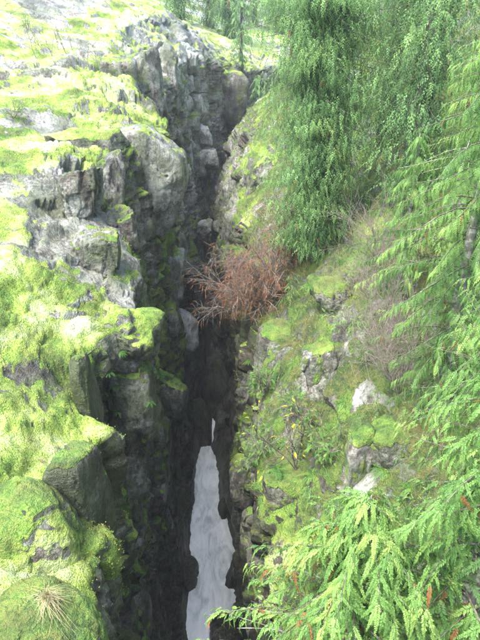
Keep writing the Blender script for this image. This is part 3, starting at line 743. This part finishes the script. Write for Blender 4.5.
# far trees
FAR = [(-11, 128, 22, 'far misty conifer at the left end of the distant wood'), (-6, 136, 24, 'far misty conifer rising behind the pale ridge'), (-2, 128, 22, 'far misty conifer left of the bright clearing'),
       (9.5, 162, 29, 'far misty conifer behind the bright clearing'), (3.5, 172, 30, 'farthest misty conifer above the bright clearing'), (13, 128, 24, 'far misty conifer right of the bright clearing'),
       (-14, 150, 28, 'far misty conifer at the top edge beside the rock skyline'), (19, 118, 22, 'misty conifer behind the mossy spur'), (-3, 160, 30, 'tall far misty conifer between the skyline ridge and the clearing'),
       (16, 150, 28, 'far misty conifer glimpsed between the clearing and the dense cedar'), (8, 186, 32, 'far misty conifer deepest in the distant wood')]
for k, (x, y, h, lab) in enumerate(FAR):
    conifer('far_conifer', lab, ground(x, y), h, 4.6, 110, STRAND, 2.6, CEDAR, BARK, 160 + k, z0=.02, hang=.9, nspray=16, veil=500, jit=1.0, tint=.4, group='far conifers beyond the rock ridge', mid=.4)
conifer('slender_conifer', 'slender spindly conifer standing on the far cliff at the bend', ground(0.2, 102), 15, 2.0, 60, FR_LO, 1.1, CEDAR, BARK, 180, z0=.05, hang=.5, nspray=9, tint=.45)
conifer('slender_conifer', 'small bushy conifer below the slender one on the far cliff', ground(2.6, 98), 7, 1.8, 45, FR_LO, 1.0, CEDAR, BARK, 181, z0=.05, hang=.5, nspray=9, tint=.4)

# ---- shrubs
def twigs(base, n, L, spread, seed, levels=3, bias=(0, 0, 0), r0=.02, kids=4):
    g = np.random.default_rng(seed); segs, tips = [], []
    def grow(p, d, l, r, lev):
        m = 3; q = p
        for k in range(m):
            d = unit(d + g.normal(0, .14, 3) + np.array(bias) * .12)
            e = q + d * l / m
            segs.append((q, e, r * (1 - .25 * k / m), r * (1 - .25 * (k + 1) / m)))
            if lev > 0:
                for _ in range(max(1, kids // 2)):
                    grow(e, unit(d + g.normal(0, .55, 3)), l * g.uniform(.35, .65), r * .55, lev - 1)
            q = e
        tips.append((q, d))
    for _ in range(n):
        grow(np.zeros(3), unit(np.array([g.normal(0, spread), g.normal(0, spread), 1]) + np.array(bias)), L * g.uniform(.6, 1.1), r0, levels - 1)
    return segs, tips
def shrub(name, label, base, n, L, spread, seed, leaf=None, temps=None, fr=.3, tint=.5, group=None, cat='shrub', bias=(0, 0, 0), twig=None, levels=3, dens=1.0, hang=.4, leafname='leaves', r0=.02, kids=4):
    g = np.random.default_rng(seed); root = empty(name, base); tag(root, label, cat, group)
    segs, tips = twigs(base, n, L, spread, seed, levels, bias, r0, kids)
    V, T = tubes(segs, 3)
    link('twigs', mesh_of('twigs', V, T), twig or TWIG, root)
    if leaf is not None:
        items = [(p, d + np.array([0, 0, -hang]), unit(np.array([0, 0, 1.]) + g.normal(0, .4, 3)), fr * g.uniform(.6, 1.2), np.clip(tint + g.normal(0, .18), 0, 1), 0.0) for p, d in tips if g.random() < dens]
        if items:
            V, T, A = place_sprays(items, temps or FR_LO, seed); link(leafname, mesh_of(leafname, V, T, A, False), leaf, root)
    return root
def on(u, v, lift=0.):
    p, n = hit(u, v); return p + np.array([0, 0, lift])
for k, (u, v, lab) in enumerate([(276, 288, 'rust brown withered bush hanging over the brink below the cedar'), (256, 312, 'reddish dead branches trailing over the edge of the dark slot'),
                                 (292, 256, 'rust brown withered bush tucked under the cedar foot')]):
    shrub('withered_bush', lab, on(u, v), 16, 2.9, .8, 200 + k, DEADLEAF, STRAND, .42, .5, bias=(-.18, -.2, .0), hang=.9, dens=1.0, leafname='withered_leaves', r0=.03, kids=6)
for k, (u, v, lab) in enumerate([(392, 345, 'bare grey pink twig thicket in the middle of the right slope'), (372, 300, 'upper bare twig shrub beside the yellow moss hummock'), (418, 372, 'bare twig shrub at the right below the young hemlock'),
                                 (398, 395, 'low bare twig tangle above the mossy bank'), (380, 262, 'bare twig shrub under the orange tipped boughs')]):
    shrub('bare_shrub', lab, on(u, v), 13, 2.3, .6, 220 + k, levels=3, r0=.014, kids=6)
shrub('autumn_shrub', 'leaning shrub with a few yellow leaves above the dark hollow', on(296, 470), 3, 2.2, .35, 240, YELLOW, FR_LO, .22, .75, bias=(-.25, 0, .2), dens=.35, r0=.035, twig=BARK)
for k, (u, v, lab) in enumerate([(268, 392, 'small grey green leafy bush at the brink above the dark hollow'), (300, 420, 'green leafy sapling clump below the pale streaked face'), (262, 455, 'leafy bush overhanging the dark rock bulge'),
                                 (318, 455, 'green leafy bush left of the narrow pale rib'), (345, 330, 'bright green sapling leaning over the pale streaked face'), (372, 355, 'pale green sapling among the bare twigs')]):
    shrub('leafy_bush', lab, on(u, v), 7, 1.1, .6, 250 + k, FERN if k != 4 else FRESH, FR_LO, .2, .6, bias=(-.2, -.1, 0), hang=.3)
ORD = ['leftmost', 'second', 'third', 'fourth', 'fifth', 'sixth', 'seventh', 'rightmost']
for k, (u, v) in enumerate([(36, 58), (44, 52), (52, 56), (58, 50), (66, 54), (72, 50), (88, 66), (98, 68)]):
    shrub('bare_sapling', ORD[k] + (' of the thin bare saplings on the pale upper slab' if k in (0, 7) else ' from left of the thin bare saplings on the pale upper slab'), on(u, v), 2, 2.0, .22, 270 + k, levels=2, r0=.03, group='bare saplings on the upper slab', cat='sapling')
# small evergreen bushes on the left slab
for k, (u, v, lab) in enumerate([(28, 30, 'low green bush on the pale slab near the top left corner'), (108, 70, 'low green bush by the dark ravine on the upper slab'), (14, 118, 'low green bush at the left edge of the pale slab'),
                                 (172, 40, 'low bush on the skyline ridge before the far wood')]):
    shrub('low_bush', lab, on(u, v), 5, .8, .8, 285 + k, FERN, STRAND, .35, .6)

SEED = [(305, 262, 'conifer seedling between the rust bush and the cedar foot'), (335, 268, 'conifer seedling right behind the yellow moss hummock'), (352, 288, 'conifer seedling right beside the yellow moss hummock'), (365, 325, 'conifer seedling at the left edge of the twig thicket'),
        (385, 290, 'conifer seedling inside the upper bare twigs'), (405, 330, 'conifer seedling behind the twig thicket'), (425, 345, 'conifer seedling under the hemlock boughs at the twig thicket'), (415, 415, 'conifer seedling on top of the moss grown bank'),
        (375, 415, 'conifer seedling below the twig thicket, above the narrow rib'), (340, 440, 'conifer seedling between the streaked face and the narrow rib'), (300, 450, 'conifer seedling right of the autumn shrub stem'), (310, 505, 'conifer seedling on the olive moss knob'),
        (335, 522, 'conifer seedling just above the near cedar top'), (385, 505, 'conifer seedling below the narrow rib, above the near cedar'), (292, 300, 'conifer seedling right of the rust bush'), (280, 378, 'conifer seedling on the brink above the grey green bush')]
for k, (u, v, lab) in enumerate(SEED):
    h_ = [1.3, .9, 1.7, 1.1][k % 4]
    conifer('conifer_seedling', lab, on(u, v), h_, h_ * .42, 22, STRAND, h_ * .26, FRESH, BARK, 600 + k, z0=.05, hang=.3, nspray=7, tint=.4, trunk_r=.02, group='seedlings on the right slope', cat='seedling')
# ---- ferns
def fern(base, s, seed, label, group, tint=.5, bias=(0, 0, 0)):
    g = np.random.default_rng(seed); items = []
    for k in range(13):
        a = k * 2.4 + g.normal(0, .2)
        items.append((np.zeros(3), np.array([math.cos(a), math.sin(a), g.uniform(.35, .9)]) + np.array(bias), np.array([0, 0, 1.]), s * g.uniform(.7, 1.1), np.clip(tint + g.normal(0, .15), 0, 1), 0.0))
    V, T, A = place_sprays(items, FERN_T, seed)
    o = link('fern', mesh_of('fern', V, T, A, False), FERN, None, tuple(base)); tag(o, label, 'fern', group); return o
FL = ['small fern tucked right under the bright moss ledge', 'fern hanging in the middle of the fern-hung face', 'small fern beside the black streaked slab', 'topmost fern on the side of the bright moss ledge',
      'small fern on the gorge edge of the fern-hung face', 'lowest fern of the fern-hung face', 'small fern near the gorge edge of the bright moss ledge', 'small fern above the knobbly mossy rock']
for k, (u, v) in enumerate([(108, 372), (114, 385), (104, 392), (120, 352), (150, 402), (118, 412), (140, 365), (160, 378)]):
    fern(on(u, v), .3, 300 + k, FL[k], 'ferns on the left wall', .55, (.4, -.3, -.1))
FRL = [(270, 425, 'fern between the grey green bush and the autumn shrub'), (285, 442, 'fern at the foot of the autumn shrub'), (300, 395, 'fern left of the pale streaked rock face'), (312, 475, 'fern on the slope above the olive moss knob'),
       (278, 470, 'fern at the brink just above the olive moss knob'), (330, 432, 'fern right below the pale streaked rock face'), (345, 402, 'fern at the right foot of the pale streaked face'), (340, 500, 'fern just left of the narrow pale rib'),
       (385, 470, 'fern just right of the narrow pale rib'), (412, 488, 'fern below the moss grown bank'), (275, 372, 'fern above the grey green bush at the brink'), (296, 362, 'fern on the bare grey faced mossy rock'),
       (310, 285, 'fern left of the yellow moss hummock'), (320, 258, 'fern above the yellow moss hummock under the cedar'), (345, 262, 'fern between cedar foot and bare twig shrub'), (250, 360, 'fern hanging over the dark hollow below the rust bush')]
for k, (u, v, lab) in enumerate(FRL): fern(on(u, v), .5, 330 + k, lab, 'ferns on the right slope', .6, (-.4, -.3, 0))

# ---- the dry grass tuft on the near boulder, and grass tufts elsewhere
def tuft(base, n, L, seed, mat, label, group=None, bias=(0, 0, 0), w=.012, cat='grass tuft', droop=.95):
    g = np.random.default_rng(seed); V, T, ti = [], [], []
    for k in range(n):
        a = g.uniform(0, 6.283); lean = g.uniform(.1, .9); l = L * g.uniform(.25, 1.15)
        dh = np.array([math.cos(a), math.sin(a), 0]) * lean + np.array(bias) * g.uniform(0, 2); curl = g.normal(0, .35, 3) * np.array([1, 1, .4]) * l; root_ = np.append(g.normal(0, .05 * L / .5, 2), 0); sdv = unit(np.cross(dh, [0, 0, 1.])) * w
        i0 = len(V); tn = g.random()
        for s in (0, .35, .7, 1.0):
            c = dh * l * s ** 1.3 + np.array([0, 0, l * (1.0 * s - droop * lean * s * s)]) + curl * s ** 3 + root_
            V += [c - sdv * (1 - s * .9), c + sdv * (1 - s * .9)]; ti += [tn, tn]
        for q_ in range(3):
            b = i0 + q_ * 2; T += [(b, b + 1, b + 3), (b, b + 3, b + 2)]
    o = link('grass_tuft', mesh_of('grass_tuft', np.array(V), np.array(T), {'tint': np.array(ti), 'dead': np.zeros(len(V))}, False), mat, None, tuple(base))
    return tag(o, label, cat, group)

# bare scatter: all objects so far as colliders for exact footing on the rocks
dg = bpy.context.evaluated_depsgraph_get()
def scene_hit(u, v):
    dr = Vector(at(u, v, 1.0) - np.array(CAMP)).normalized()
    ok, loc, nor, _, ob, _ = sc.ray_cast(dg, CAMP, dr)
    return (np.array(loc), np.array(nor), ob) if ok else (None, None, None)
dg.update()
p, n_, ob = scene_hit(46, 598)
tuft(p, 380, .75, 400, STRAW, 'dry pale grass tuft drooping over the mossy boulder at bottom left', bias=(.25, -.4, 0), w=.006, droop=1.7)
for k, (u, v, lab) in enumerate([(30, 440, 'straw grass tuft on the moss shelf, farthest from the gorge edge'), (42, 462, 'straw grass tuft above the mossy cap of the big rounded boulder'), (18, 484, 'green grass tuft at the left edge above the big boulder'), (58, 448, 'straw grass tuft on the moss shelf nearest the cleft'),
                                 (95, 300, 'straw grass tuft in the crack behind the bright moss ledge'), (132, 290, 'green grass tuft on top of the bright moss ledge'), (62, 272, 'straw grass tuft below the weathered grey hump')]):
    p, n_, ob = scene_hit(u, v)
    tuft(p, 45, .26, 410 + k, STRAW if k not in (2, 5) else GRASSM, lab, 'grass tufts on the left moss', w=.006)

# ---- moss and grass nap
def nap(name, mask, n, hgt, wid, seed, mat, label, tint=.5):
    g = np.random.default_rng(seed)
    idx = np.argwhere(mask)
    wgt = np.linalg.norm(np.gradient(P, axis=0), axis=-1)[mask] * np.linalg.norm(np.gradient(P, axis=1), axis=-1)[mask]
    dist = np.linalg.norm(P[mask] - np.array([0, 0, CAM_Z]), axis=-1)
    wgt = wgt / dist ** 1.3
    pick = idx[g.choice(len(idx), n, p=wgt / wgt.sum())]
    c = P[pick[:, 0], pick[:, 1]] + g.normal(0, .05, (n, 3)) * np.array([1, 1, 0]); nn = N1[pick[:, 0], pick[:, 1]]
    dd = np.linalg.norm(c - np.array([0, 0, CAM_Z]), axis=-1)[:, None]
    d = unit(nn * .5 + np.array([0, 0, .5]) + g.normal(0, .5, (n, 3)))
    s = unit(np.cross(d, g.normal(0, 1, (n, 3))))
    hh = hgt * g.uniform(.4, 1.2, (n, 1)) * (1 + dd * .01); ww = wid * (1 + dd * .02)
    V = np.stack([c - s * ww, c + s * ww, c + d * hh], 1).reshape(-1, 3) - np.repeat(nn * .02, 3, 0)
    T = np.arange(n * 3).reshape(n, 3)
    ti = np.repeat(np.clip(tint + g.normal(0, .2, n) + .5 * fbm(c * .5, 3, 7), 0, 1), 3)
    o = link(name, mesh_of(name, V, T, {'tint': ti, 'dead': np.zeros(n * 3)}, False), mat)
    return tag(o, label, 'moss', kind='stuff')
u_, v_, d_ = proj(P)
vis = (u_ > -40) & (u_ < 520) & (v_ > -40) & (v_ < 680) & (d_ > 3) & (P[..., 1] < 110)
nap('moss_nap', vis & (moss > .6) & (seg < 4.6), 90000, .05, .012, 501, GRASSM, 'short moss and grass blades on the left slab', .6)
nap('slope_grass', vis & (moss > .5) & (seg > 10), 80000, .19, .009, 502, GRASSM, 'fine moss and grass blades on the right slope', .35)

# ------------------------------------------------------------------ air
b = bmesh.new(); bmesh.ops.create_cube(b, size=1)
bmesh.ops.transform(b, matrix=__import__('mathutils').Matrix.Diagonal((302, 462, 92, 1)), verts=b.verts)
hm = bpy.data.meshes.new('haze'); b.to_mesh(hm); b.free()
hz = bpy.data.materials.new('haze'); hz.use_nodes = True
hz.node_tree.nodes.remove(hz.node_tree.nodes['Principled BSDF'])
pv = hz.node_tree.nodes.new('ShaderNodeVolumePrincipled')
pv.inputs['Color'].default_value = (.93, .97, 1, 1); pv.inputs['Density'].default_value = .00045; pv.inputs['Anisotropy'].default_value = .2
hz.node_tree.links.new(pv.outputs[0], hz.node_tree.nodes['Material Output'].inputs['Volume'])
ho = link('haze', hm, hz, None, (0, 170, 42))
tag(ho, 'thin white mist lying over the whole gorge', 'haze', kind='stuff')
